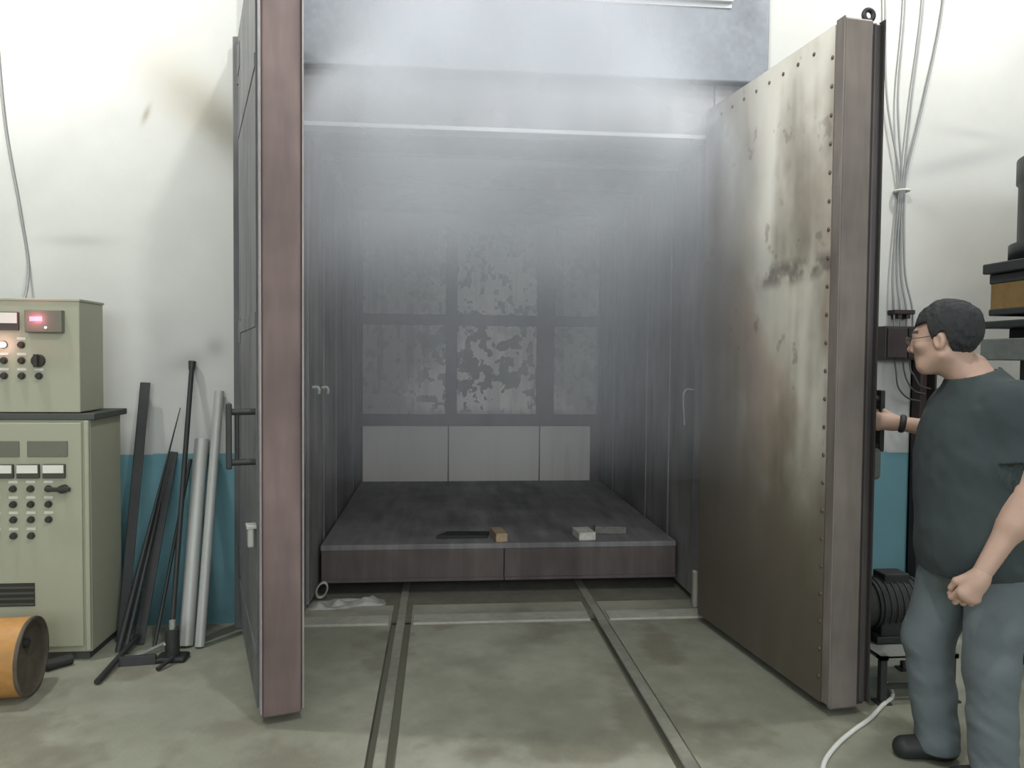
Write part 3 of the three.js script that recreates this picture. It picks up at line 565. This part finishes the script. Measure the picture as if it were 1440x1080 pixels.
// ---------------------------------------------------------------- the man
// surface nets over a distance field: vertices in cells that the surface crosses, quads across its edges
function netted(fn, lo, hi, h, colour) {
  const n = [0, 1, 2].map((k) => Math.ceil((hi[k] - lo[k]) / h) + 1), [nx, ny, nz] = n, F = new Float32Array(nx * ny * nz);
  for (let k = 0, q = 0; k < nz; k++) for (let j = 0; j < ny; j++) for (let i = 0; i < nx; i++, q++) F[q] = fn(lo[0] + i * h, lo[1] + j * h, lo[2] + k * h);
  const id = new Int32Array(nx * ny * nz).fill(-1), P = [], at = (i, j, k) => i + nx * (j + ny * k), idx = [];
  for (let k = 0; k < nz - 1; k++) for (let j = 0; j < ny - 1; j++) for (let i = 0; i < nx - 1; i++) {
    let sx = 0, sy = 0, sz = 0, c = 0;
    for (let e = 0; e < 12; e++) {
      const ax = e >> 2, b1 = e & 1, b2 = (e >> 1) & 1, o = ax === 0 ? [0, b1, b2] : ax === 1 ? [b1, 0, b2] : [b1, b2, 0], p = o.slice(); p[ax] = 1;
      const fa = F[at(i + o[0], j + o[1], k + o[2])], f2 = F[at(i + p[0], j + p[1], k + p[2])];
      if (fa < 0 === f2 < 0) continue;
      const t = fa / (fa - f2); c++;
      sx += o[0] + (ax === 0 ? t : 0); sy += o[1] + (ax === 1 ? t : 0); sz += o[2] + (ax === 2 ? t : 0);
    }
    if (c) { id[at(i, j, k)] = P.length / 3; P.push(lo[0] + (i + sx / c) * h, lo[1] + (j + sy / c) * h, lo[2] + (k + sz / c) * h); }
  }
  for (let k = 1; k < nz - 1; k++) for (let j = 1; j < ny - 1; j++) for (let i = 1; i < nx - 1; i++) {
    const f0 = F[at(i, j, k)] < 0;
    const quad = (a, b, c, d, flip) => { if (flip) idx.push(a, c, b, a, d, c); else idx.push(a, b, c, a, c, d); };
    if (f0 !== F[at(i + 1, j, k)] < 0) quad(id[at(i, j - 1, k - 1)], id[at(i, j, k - 1)], id[at(i, j, k)], id[at(i, j - 1, k)], !f0);
    if (f0 !== F[at(i, j + 1, k)] < 0) quad(id[at(i - 1, j, k - 1)], id[at(i - 1, j, k)], id[at(i, j, k)], id[at(i, j, k - 1)], !f0);
    if (f0 !== F[at(i, j, k + 1)] < 0) quad(id[at(i - 1, j - 1, k)], id[at(i, j - 1, k)], id[at(i, j, k)], id[at(i - 1, j, k)], !f0);
  }
  const N = new Float32Array(P.length), C = colour ? new Float32Array(P.length) : null, e = h * 0.5, uv = new Float32Array(P.length / 3 * 2);
  for (let q = 0; q < P.length; q += 3) {
    const [x, y, z] = [P[q], P[q + 1], P[q + 2]];
    let a = fn(x + e, y, z) - fn(x - e, y, z), b = fn(x, y + e, z) - fn(x, y - e, z), c = fn(x, y, z + e) - fn(x, y, z - e); const l = Math.hypot(a, b, c) || 1;
    N[q] = a / l; N[q + 1] = b / l; N[q + 2] = c / l;
    if (C) { const col = colour(x, y, z); C[q] = col[0]; C[q + 1] = col[1]; C[q + 2] = col[2]; }
    uv[q / 3 * 2] = x + z; uv[q / 3 * 2 + 1] = y;
  }
  const g = new THREE.BufferGeometry();
  g.setAttribute('position', new THREE.BufferAttribute(new Float32Array(P), 3)); g.setAttribute('normal', new THREE.BufferAttribute(N, 3)); g.setAttribute('uv', new THREE.BufferAttribute(uv, 2));
  if (C) g.setAttribute('color', new THREE.BufferAttribute(C, 3));
  g.setIndex(idx);
  return g;
}
const smin = (a, b, k) => { const h = Math.max(k - Math.abs(a - b), 0) / k; return Math.min(a, b) - h * h * k * 0.25; };
const smax = (a, b, k) => -smin(-a, -b, k);
function cap(x, y, z, a, b, ra, rb) {
  const dx = b[0] - a[0], dy = b[1] - a[1], dz = b[2] - a[2], px = x - a[0], py = y - a[1], pz = z - a[2];
  const t = clamp((px * dx + py * dy + pz * dz) / (dx * dx + dy * dy + dz * dz), 0, 1);
  return Math.hypot(px - t * dx, py - t * dy, pz - t * dz) - lerp(ra, rb, t);
}
function ell(x, y, z, c, r) {
  const a = (x - c[0]) / r[0], b = (y - c[1]) / r[1], d = (z - c[2]) / r[2], k = Math.hypot(a, b, d);
  return (k - 1) * Math.min(...r) * (k < 1 ? 1 : 1) ;
}
{
  // joints, in metres in the hall
  const J = {
    neck: [1.872, 1.385, -2.535], skull: [1.835, 1.47, -2.565],
    lsh: [1.885, 1.305, -2.36], rsh: [1.935, 1.285, -2.7], lel: [1.885, 1.01, -2.3], lwr: [1.735, 0.775, -2.3],
    rel: [2.09, 1.165, -2.93], rwr: [1.9, 1.2, -3.035],
    lhip: [1.9, 0.8, -2.42], rhip: [1.86, 0.8, -2.58], lkn: [1.855, 0.43, -2.4], lan: [1.88, 0.08, -2.4], rkn: [1.79, 0.44, -2.64], ran: [1.825, 0.08, -2.62],
  };
  const man = thing('person', 'man in a dark t-shirt and grey jeans gripping the handle of the right door', 'person', [1.85, 0, -2.52]);
  const place = (g) => g.translate(-1.85, 0, 2.52);
  // head frame: +z forward, +y up, +x to his left
  const HS = 0.95, HC = [1.778, 1.537, -2.585], yaw = Math.atan2(-0.62, -0.78), pitch = 0.06;
  const hm = new THREE.Matrix4().makeRotationFromEuler(new THREE.Euler(pitch, yaw, 0.0, 'YXZ')).scale(new THREE.Vector3(HS, HS, HS)).setPosition(...HC), hi = hm.clone().invert(), v3 = new THREE.Vector3();
  const toHead = (x, y, z) => v3.set(x, y, z).applyMatrix4(hi);

  // --- trunk and legs under the clothes, arms
  const torso = (x, y, z) => {
    let d = ell(x, y, z, [1.875, 1.16, -2.535], [0.145, 0.21, 0.195]);
    d = smin(d, ell(x, y, z, [1.868, 0.96, -2.515], [0.155, 0.26, 0.18]), 0.1);
    d = smin(d, cap(x, y, z, J.lsh, J.rsh, 0.068, 0.068), 0.09);
    d = smin(d, ell(x, y, z, [1.885, 0.8, -2.5], [0.155, 0.14, 0.18]), 0.08);
    d = smin(d, cap(x, y, z, [1.9, 1.31, -2.53], [1.86, 1.43, -2.55], 0.075, 0.06), 0.06);
    return d;
  };
  const legs = (x, y, z) => {
    let d = smin(cap(x, y, z, J.lhip, J.lkn, 0.098, 0.066), cap(x, y, z, J.lkn, J.lan, 0.06, 0.042), 0.03);
    d = Math.min(d, smin(cap(x, y, z, J.rhip, J.rkn, 0.098, 0.066), cap(x, y, z, J.rkn, J.ran, 0.06, 0.042), 0.03));
    return d;
  };
  const arms = (x, y, z) => {
    const mid = [1.838, 0.935, -2.295];
    let l = smin(cap(x, y, z, J.lsh, J.lel, 0.058, 0.045), cap(x, y, z, J.lel, J.lwr, 0.046, 0.029), 0.03);
    l = smin(l, cap(x, y, z, J.lel, mid, 0.044, 0.046), 0.03);
    let r = smin(cap(x, y, z, J.rsh, J.rel, 0.056, 0.045), cap(x, y, z, J.rel, J.rwr, 0.045, 0.029), 0.03);
    return Math.min(l, r);
  };
  const body = (x, y, z) => smin(smin(torso(x, y, z), legs(x, y, z), 0.05), arms(x, y, z), 0.03);
  const skin = [0.44, 0.29, 0.22];
  const gBody = netted(body, [1.6, 0.0, -3.12], [2.26, 1.5, -2.15], 0.012, () => skin);

  // --- head with face
  const headL = (x, y, z) => {
    let d = ell(x, y, z, [0, 0.032, -0.018], [0.08, 0.098, 0.102]);
    d = smin(d, ell(x, y, z, [0, -0.035, 0.028], [0.064, 0.088, 0.072]), 0.04);
    d = smin(d, cap(x, y, z, [-0.022, -0.098, 0.06], [0.022, -0.098, 0.06], 0.026, 0.026), 0.03);
    for (const s of [-1, 1]) {
      d = smin(d, cap(x, y, z, [s * 0.058, -0.06, -0.01], [s * 0.03, -0.098, 0.05], 0.02, 0.018), 0.03);
      d = smin(d, ell(x, y, z, [s * 0.05, -0.02, 0.062], [0.022, 0.018, 0.02]), 0.025);
      d = smax(d, -(Math.hypot(x - s * 0.032, y - 0.006, z - 0.112) - 0.018), 0.016);
      d = Math.min(d, Math.hypot(x - s * 0.032, y - 0.004, z - 0.081) - 0.0135);
      const ear = smax(ell(x, y, z, [s * 0.08, -0.008, -0.012], [0.014, 0.033, 0.021]), -ell(x, y, z, [s * 0.094, -0.006, -0.006], [0.01, 0.022, 0.012]), 0.006);
      d = smin(d, ear, 0.008);
    }
    d = smin(d, cap(x, y, z, [-0.034, 0.026, 0.084], [0.034, 0.026, 0.084], 0.011, 0.011), 0.02);
    d = smin(d, cap(x, y, z, [0, 0.012, 0.096], [0, -0.032, 0.116], 0.008, 0.0125), 0.014);
    for (const s of [-1, 1]) d = smin(d, Math.hypot(x - s * 0.012, y + 0.037, z - 0.104) - 0.009, 0.008);
    d = smin(d, cap(x, y, z, [-0.019, -0.064, 0.088], [0.019, -0.064, 0.088], 0.008, 0.008), 0.008);
    d = smin(d, cap(x, y, z, [-0.017, -0.077, 0.087], [0.017, -0.077, 0.087], 0.008, 0.008), 0.006);
    return d;
  };
  const neckA = [1.805, 1.47, -2.572], neckB = [1.885, 1.36, -2.54];
  const headW = (x, y, z) => { const p = toHead(x, y, z), d = headL(p.x, p.y, p.z) * HS; return smin(d, cap(x, y, z, neckA, neckB, 0.057, 0.064), 0.035); };
  const headCol = (x, y, z) => {
    const p = toHead(x, y, z);
    for (const s of [-1, 1]) {
      const e = Math.hypot(p.x - s * 0.032, p.y - 0.004, p.z - 0.081);
      if (e < 0.0145 && p.z > 0.088) return Math.hypot(p.x - s * 0.032, p.y - 0.004) < 0.006 ? [0.03, 0.02, 0.015] : [0.6, 0.58, 0.55];
      if (Math.abs(p.x - s * 0.034) < 0.02 && Math.abs(p.y - 0.03 - 0.004 * (1 - Math.abs(p.x - s * 0.034) / 0.02)) < 0.0055 && p.z > 0.06) return [0.05, 0.04, 0.035];
    }
    if (Math.abs(p.y + 0.0705) < 0.0105 && Math.abs(p.x) < 0.024 && p.z > 0.08) return [0.42, 0.2, 0.17];
    return skin;
  };
  const gHead = netted(headW, [1.64, 1.34, -2.76], [1.95, 1.69, -2.42], 0.004, headCol);

  // --- hands: a palm, four fingers of two bends each, and a thumb from the side of the palm
  function handGeo(wr, dir, across, curl, h) {   // dir: wrist to knuckles; across: towards the thumb side; palm normal = dir x across
    const D = V(dir).normalize(), A = V(across).addScaledVector(D, -V(across).dot(D)).normalize(), Nn = new THREE.Vector3().crossVectors(D, A);
    const P = (d, a, n) => V(wr).addScaledVector(D, d).addScaledVector(A, a).addScaledVector(Nn, n).toArray();
    const caps = [];
    const palm = [[0.02, 0.0, 0, 0.024, 0.08, 0.02, 0, 0.02], [0.02, 0, 0, 0.024, 0.086, 0.002, 0, 0.0185], [0.02, -0.005, 0, 0.022, 0.08, -0.02, 0, 0.017], [0.0, 0, 0, 0.027, 0.03, 0, 0, 0.026]];
    for (const [d, a, n, r, d2, a2, n2, r2] of palm) caps.push([P(d, a, n), P(d2, a2, n2), r, r2, 0.02]);
    const fl = [[0.03, 0.04, 0.026, 0.022], [0.01, 0.045, 0.029, 0.024], [-0.011, 0.041, 0.027, 0.022], [-0.03, 0.032, 0.02, 0.018]];
    fl.forEach(([a, l1, l2, l3], i) => {
      let d = 0.086 - Math.abs(i - 1) * 0.005, n = 0, ang = curl[0] + 0.06 * i, from = P(d, a, n);
      [l1, l2, l3].forEach((l, k) => {
        d += l * Math.cos(ang); n += l * Math.sin(ang); const to = P(d, a * (1 - 0.05 * k), n);
        caps.push([from, to, 0.0098 - k * 0.0008, 0.0092 - k * 0.0009, k ? 0.004 : 0.006]); from = to; ang += curl[k + 1];
      });
    });
    const t0 = P(0.022, 0.022, 0.006), t1 = P(0.058, 0.045, 0.02), t2 = P(0.083, 0.04, 0.036), t3 = P(0.1, 0.026, 0.044);
    caps.push([t0, t1, 0.015, 0.0125, 0.01], [t1, t2, 0.0118, 0.0105, 0.005], [t2, t3, 0.0105, 0.0085, 0.004]);
    const fn = (x, y, z) => { let v = 1; for (const [a, b, ra, rb, k] of caps) v = smin(v, cap(x, y, z, a, b, ra, rb), k); return v; };
    const lo = [9, 9, 9], hi2 = [-9, -9, -9];
    for (const [a, b] of caps) for (const q of [a, b]) for (let k = 0; k < 3; k++) { lo[k] = Math.min(lo[k], q[k] - 0.04); hi2[k] = Math.max(hi2[k], q[k] + 0.04); }
    return netted(fn, lo, hi2, h, () => skin);
  }
  // left hand hangs in a loose curl, back of the hand to the camera; right hand closes on the door pull
  const gL = handGeo(J.lwr, [-0.055, -0.09, 0.0], [-0.85, 0.4, -0.25], [0.75, 1.2, 0.7], 0.0032);
  const gR = handGeo(J.rwr, [-0.075, 0.004, -0.025], [0, 1, 0], [0.6, 1.25, 0.9], 0.0032);
  const joined = mergeGeometries([gBody, gHead, gL, gR]);
  mesh('body', place(joined), std({ vertexColors: true, roughness: 0.55 }), man);

  // --- t-shirt: the trunk and upper arms let out, open at neck, sleeves and hem
  const wr = (x, y, z) => 0.01 * (noise3(x * 11 + y * 6, y * 9, z * 11) - 0.5) + 0.006 * (noise3(x * 26, y * 22 + x * 14, z * 26) - 0.5);
  const sleeveL = [1.882, 1.125, -2.318], sleeveR = [2.035, 1.21, -2.84];
  const shirt = (x, y, z) => {
    let d = torso(x, y, z) - 0.017;
    const low = sstep(1.02, 0.75, y);
    d -= 0.006 * low; d = smin(d, ell(x, y, z, [1.872, 0.86, -2.505], [0.172, 0.34, 0.192]), 0.05);
    d = smin(d, Math.min(cap(x, y, z, J.lsh, sleeveL, 0.078, 0.076), cap(x, y, z, J.rsh, sleeveR, 0.076, 0.074)), 0.04);
    d += wr(x, y, z);
    d = smax(d, 0.735 + 0.015 * Math.sin(x * 14) - y, 0.006);
    // sleeve hems: cut beyond the sleeve end, outside the trunk
    const cut = (a, b, e) => { const n = V(b).sub(V(a)).normalize(); return (x - e[0]) * n.x + (y - e[1]) * n.y + (z - e[2]) * n.z; };
    if (torso(x, y, z) > 0.028) { d = Math.max(d, Math.hypot(x - sleeveL[0], y - sleeveL[1], z - sleeveL[2]) < 0.14 ? cut(J.lsh, J.lel, sleeveL) : -1); d = Math.max(d, Math.hypot(x - sleeveR[0], y - sleeveR[1], z - sleeveR[2]) < 0.14 ? cut(J.rsh, J.rel, sleeveR) : -1); }
    // neckline: a tilted ring round the neck
    const nk = cap(x, y, z, [1.855, 1.5, -2.555], [1.885, 1.36, -2.54], 0.076, 0.076);
    d = Math.max(d, -nk); d = smax(d, y - 1.425 - 0.35 * (x - 1.87), 0.004);
    return d;
  };
  const fabric = (hex) => std({ color: hex, roughness: 0.95, bumpMap: rep(fine, 8), bumpScale: 0.0008 });
  mesh('t_shirt', place(netted(shirt, [1.6, 0.7, -2.98], [2.16, 1.48, -2.2], 0.009)), fabric(0x353e3f), man);

  // --- jeans with folds and a waistband
  const jeans = (x, y, z) => {
    const leg = (h, k, a, s) => smin(cap(x, y, z, h, k, 0.112, 0.084), cap(x, y, z, k, [a[0], 0.05, a[2]], 0.081, 0.074), 0.03) + 0.012 * (noise3(x * 9 + s, y * 16, z * 9) - 0.5) + 0.008 * (noise3(x * 20, y * 34 + x * 20 + s, z * 20) - 0.5) * sstep(0.75, 0.2, y);
    let d = smin(leg(J.lhip, J.lkn, J.lan, 0), leg(J.rhip, J.rkn, J.ran, 5), 0.018);
    d = smin(d, ell(x, y, z, [1.885, 0.79, -2.5], [0.163, 0.15, 0.185]), 0.05);
    d = smax(d, y - 0.87, 0.005);
    return smax(d, 0.035 - y, 0.005);
  };
  mesh('jeans', place(netted(jeans, [1.6, 0.0, -2.78], [2.12, 0.9, -2.22], 0.01)), fabric(0x626b6e), man);
  // --- shoes
  for (const [a, s] of [[J.lan, 0], [J.ran, 1]]) {
    const toe = [a[0] - 0.115, 0.035, a[2] - 0.02];
    const f = (x, y, z) => smax(smin(cap(x, y, z, [a[0] + 0.03, 0.045, a[2]], toe, 0.046, 0.042), cap(x, y, z, [a[0] + 0.015, 0.05, a[2]], [a[0], 0.11, a[2]], 0.046, 0.045), 0.04), -y + 0.002, 0.008);
    const g = netted(f, [a[0] - 0.24, -0.01, a[2] - 0.1], [a[0] + 0.11, 0.18, a[2] + 0.09], 0.006);
    mesh('shoe', place(g), M.black, man);
  }
  // --- hair: a shell over the skull, short at the sides and nape, a fringe in front
  const hairL = (x, y, z) => {
    let d = ell(x, y, z, [0, 0.038, -0.022], [0.093, 0.112, 0.117]);
    d += 0.007 * (noise3(x * 60, y * 30, z * 60) - 0.5) + 0.004 * (noise3(x * 150, y * 60, z * 150) - 0.5);
    const line = z > 0.035 ? 0.062 - (z - 0.035) * 0.25 : z > 0.008 ? lerp(-0.012, 0.062, sstep(0.008, 0.035, z)) : z > -0.032 ? lerp(0.022, -0.012, sstep(-0.02, 0.008, z)) : lerp(-0.075, 0.018, sstep(-0.05, -0.032, z));
    return smax(d, line - y, 0.012);
  };
  const gHair = netted(hairL, [-0.12, -0.1, -0.16], [0.12, 0.17, 0.12], 0.0042); gHair.applyMatrix4(hm);
  mesh('hair', place(gHair), std({ color: 0x28282a, roughness: 0.85 }), man);
  // --- glasses: two rims, bridge, temples
  const gl = [];
  for (const s of [-1, 1]) {
    const rim = new THREE.TorusGeometry(0.021, 0.0016, 6, 26).scale(1.1, 0.82, 1).translate(s * 0.031, -0.002, 0.112); gl.push(rim);
    gl.push(tube([[s * 0.053, 0.004, 0.112], [s * 0.068, 0.006, 0.1], [s * 0.08, 0.008, 0.05], [s * 0.084, 0.01, 0.0], [s * 0.084, -0.005, -0.02]], 0.0016, 20, 6));
  }
  gl.push(tube([[-0.009, 0.004, 0.112], [0, 0.007, 0.115], [0.009, 0.004, 0.112]], 0.0016, 8, 6));
  const gg = join(gl).applyMatrix4(hm);
  const glasses = mesh('glasses', place(gg), std({ color: 0x5b5550, roughness: 0.35, metalness: 0.5 }), man);
  const lens = [];
  for (const s of [-1, 1]) lens.push(new THREE.CylinderGeometry(0.0205, 0.0205, 0.0015, 26).rotateX(Math.PI / 2).scale(1.1, 0.82, 1).translate(s * 0.031, -0.002, 0.112));
  mesh('lenses', place(join(lens).applyMatrix4(hm)), new THREE.MeshPhysicalMaterial({ color: 0xffffff, transmission: 1, thickness: 0, roughness: 0.03 }), glasses);
  // --- dark strap at his right wrist
  const wA = V(J.rwr), wD = V(J.rel).sub(wA).normalize(), wc = wA.clone().addScaledVector(wD, 0.015);
  const strap = new THREE.TorusGeometry(0.031, 0.008, 8, 26).scale(1, 1, 1.6).applyQuaternion(new THREE.Quaternion().setFromUnitVectors(new THREE.Vector3(0, 0, 1), wD)).translate(wc.x, wc.y, wc.z);
  mesh('wrist_strap', place(strap), M.black, man);
}

// ---------------------------------------------------------------- smoke: layers of billowing, thin haze inside the chamber and rolling out under the hood
{
  const P = [], N = [], C = [], I = [];
  const dens = (x, y, z) => {   // share of light held back per metre of smoke
    const inside = z < -4.2, n = 0.5 + noise3(x * 1.6 + 3, y * 1.3, z * 1.2) * (0.6 + 0.8 * noise3(x * 4, y * 3, z * 3));
    const edge = inside ? 1 : 1;
    const rise = inside ? 0.06 + 0.45 * sstep(1.9, 2.75, y) : (0.15 * sstep(0.6, 1.2, y) + 1.05 * sstep(1.5, 2.75, y)) * sstep(-2.9, -3.7, z);
    return rise * n * edge;
  };
  const layers = [];
  for (const z of [-6.5, -5.6, -4.75]) layers.push([z, 0.85, -0.74, 1.52, 0.33, 2.66, 0.1]);
  for (const z of [-3.95, -3.62, -3.28]) layers.push([z, 0.33, -0.87 + (z + 4.17) * 0.31, 1.4 + (z + 4.15) * 0.12, 0.6, 4.1, 0.1]);
  for (const [z0, dz, x0, x1, y0, y1, wob] of layers) {
    const nx = 48, ny = 64, b = P.length / 3;
    for (let j = 0; j <= ny; j++) for (let i = 0; i <= nx; i++) {
      const x = lerp(x0, x1, i / nx), y = lerp(y0, y1, j / ny), z = z0 + wob * 2 * (noise3(x * 2.2, y * 2.2, z0 * 9) - 0.5);
      const rw = lerp(0.04, 0.3, sstep(2.5, 3.1, y)), rim = sstep(0, rw, i / nx) * sstep(1, 1 - rw, i / nx) * sstep(0, 0.25, j / ny);
      const fade = z0 < -4.2 ? sstep(0, 0.3, j / ny) * sstep(0, 0.08, i / nx) * sstep(1, 0.92, i / nx) : rim * sstep(1, 0.8, j / ny);
      P.push(x, y, z); N.push(0, 0, 1); C.push(1, 1, 1, clamp(1 - Math.exp(-dens(x, y, z) * dz), 0, 1) * fade);
    }
    for (let j = 0; j < ny; j++) for (let i = 0; i < nx; i++) {
      const a = b + j * (nx + 1) + i, q = [a, a + 1, a + nx + 2, a + nx + 1];
      if (q.some((k) => C[4 * k + 3] > 0.006)) I.push(q[0], q[1], q[2], q[0], q[2], q[3]);
    }
  }
  const g = new THREE.BufferGeometry();
  g.setAttribute('position', new THREE.Float32BufferAttribute(P, 3)); g.setAttribute('normal', new THREE.Float32BufferAttribute(N, 3)); g.setAttribute('color', new THREE.Float32BufferAttribute(C, 4)); g.setIndex(I);
  g.computeVertexNormals();
  const m = new THREE.MeshPhysicalMaterial({ color: new THREE.Color(0.78, 0.815, 0.87), vertexColors: true, transparent: true, roughness: 1, specularIntensity: 0, side: THREE.DoubleSide, depthWrite: false });
  const s = mesh('smoke', g, m); s.castShadow = false;
  tag(s, 'bluish grey smoke filling the top of the chamber and rolling out under the hood', 'smoke', null, 'stuff');
}

renderer.render(scene, camera);
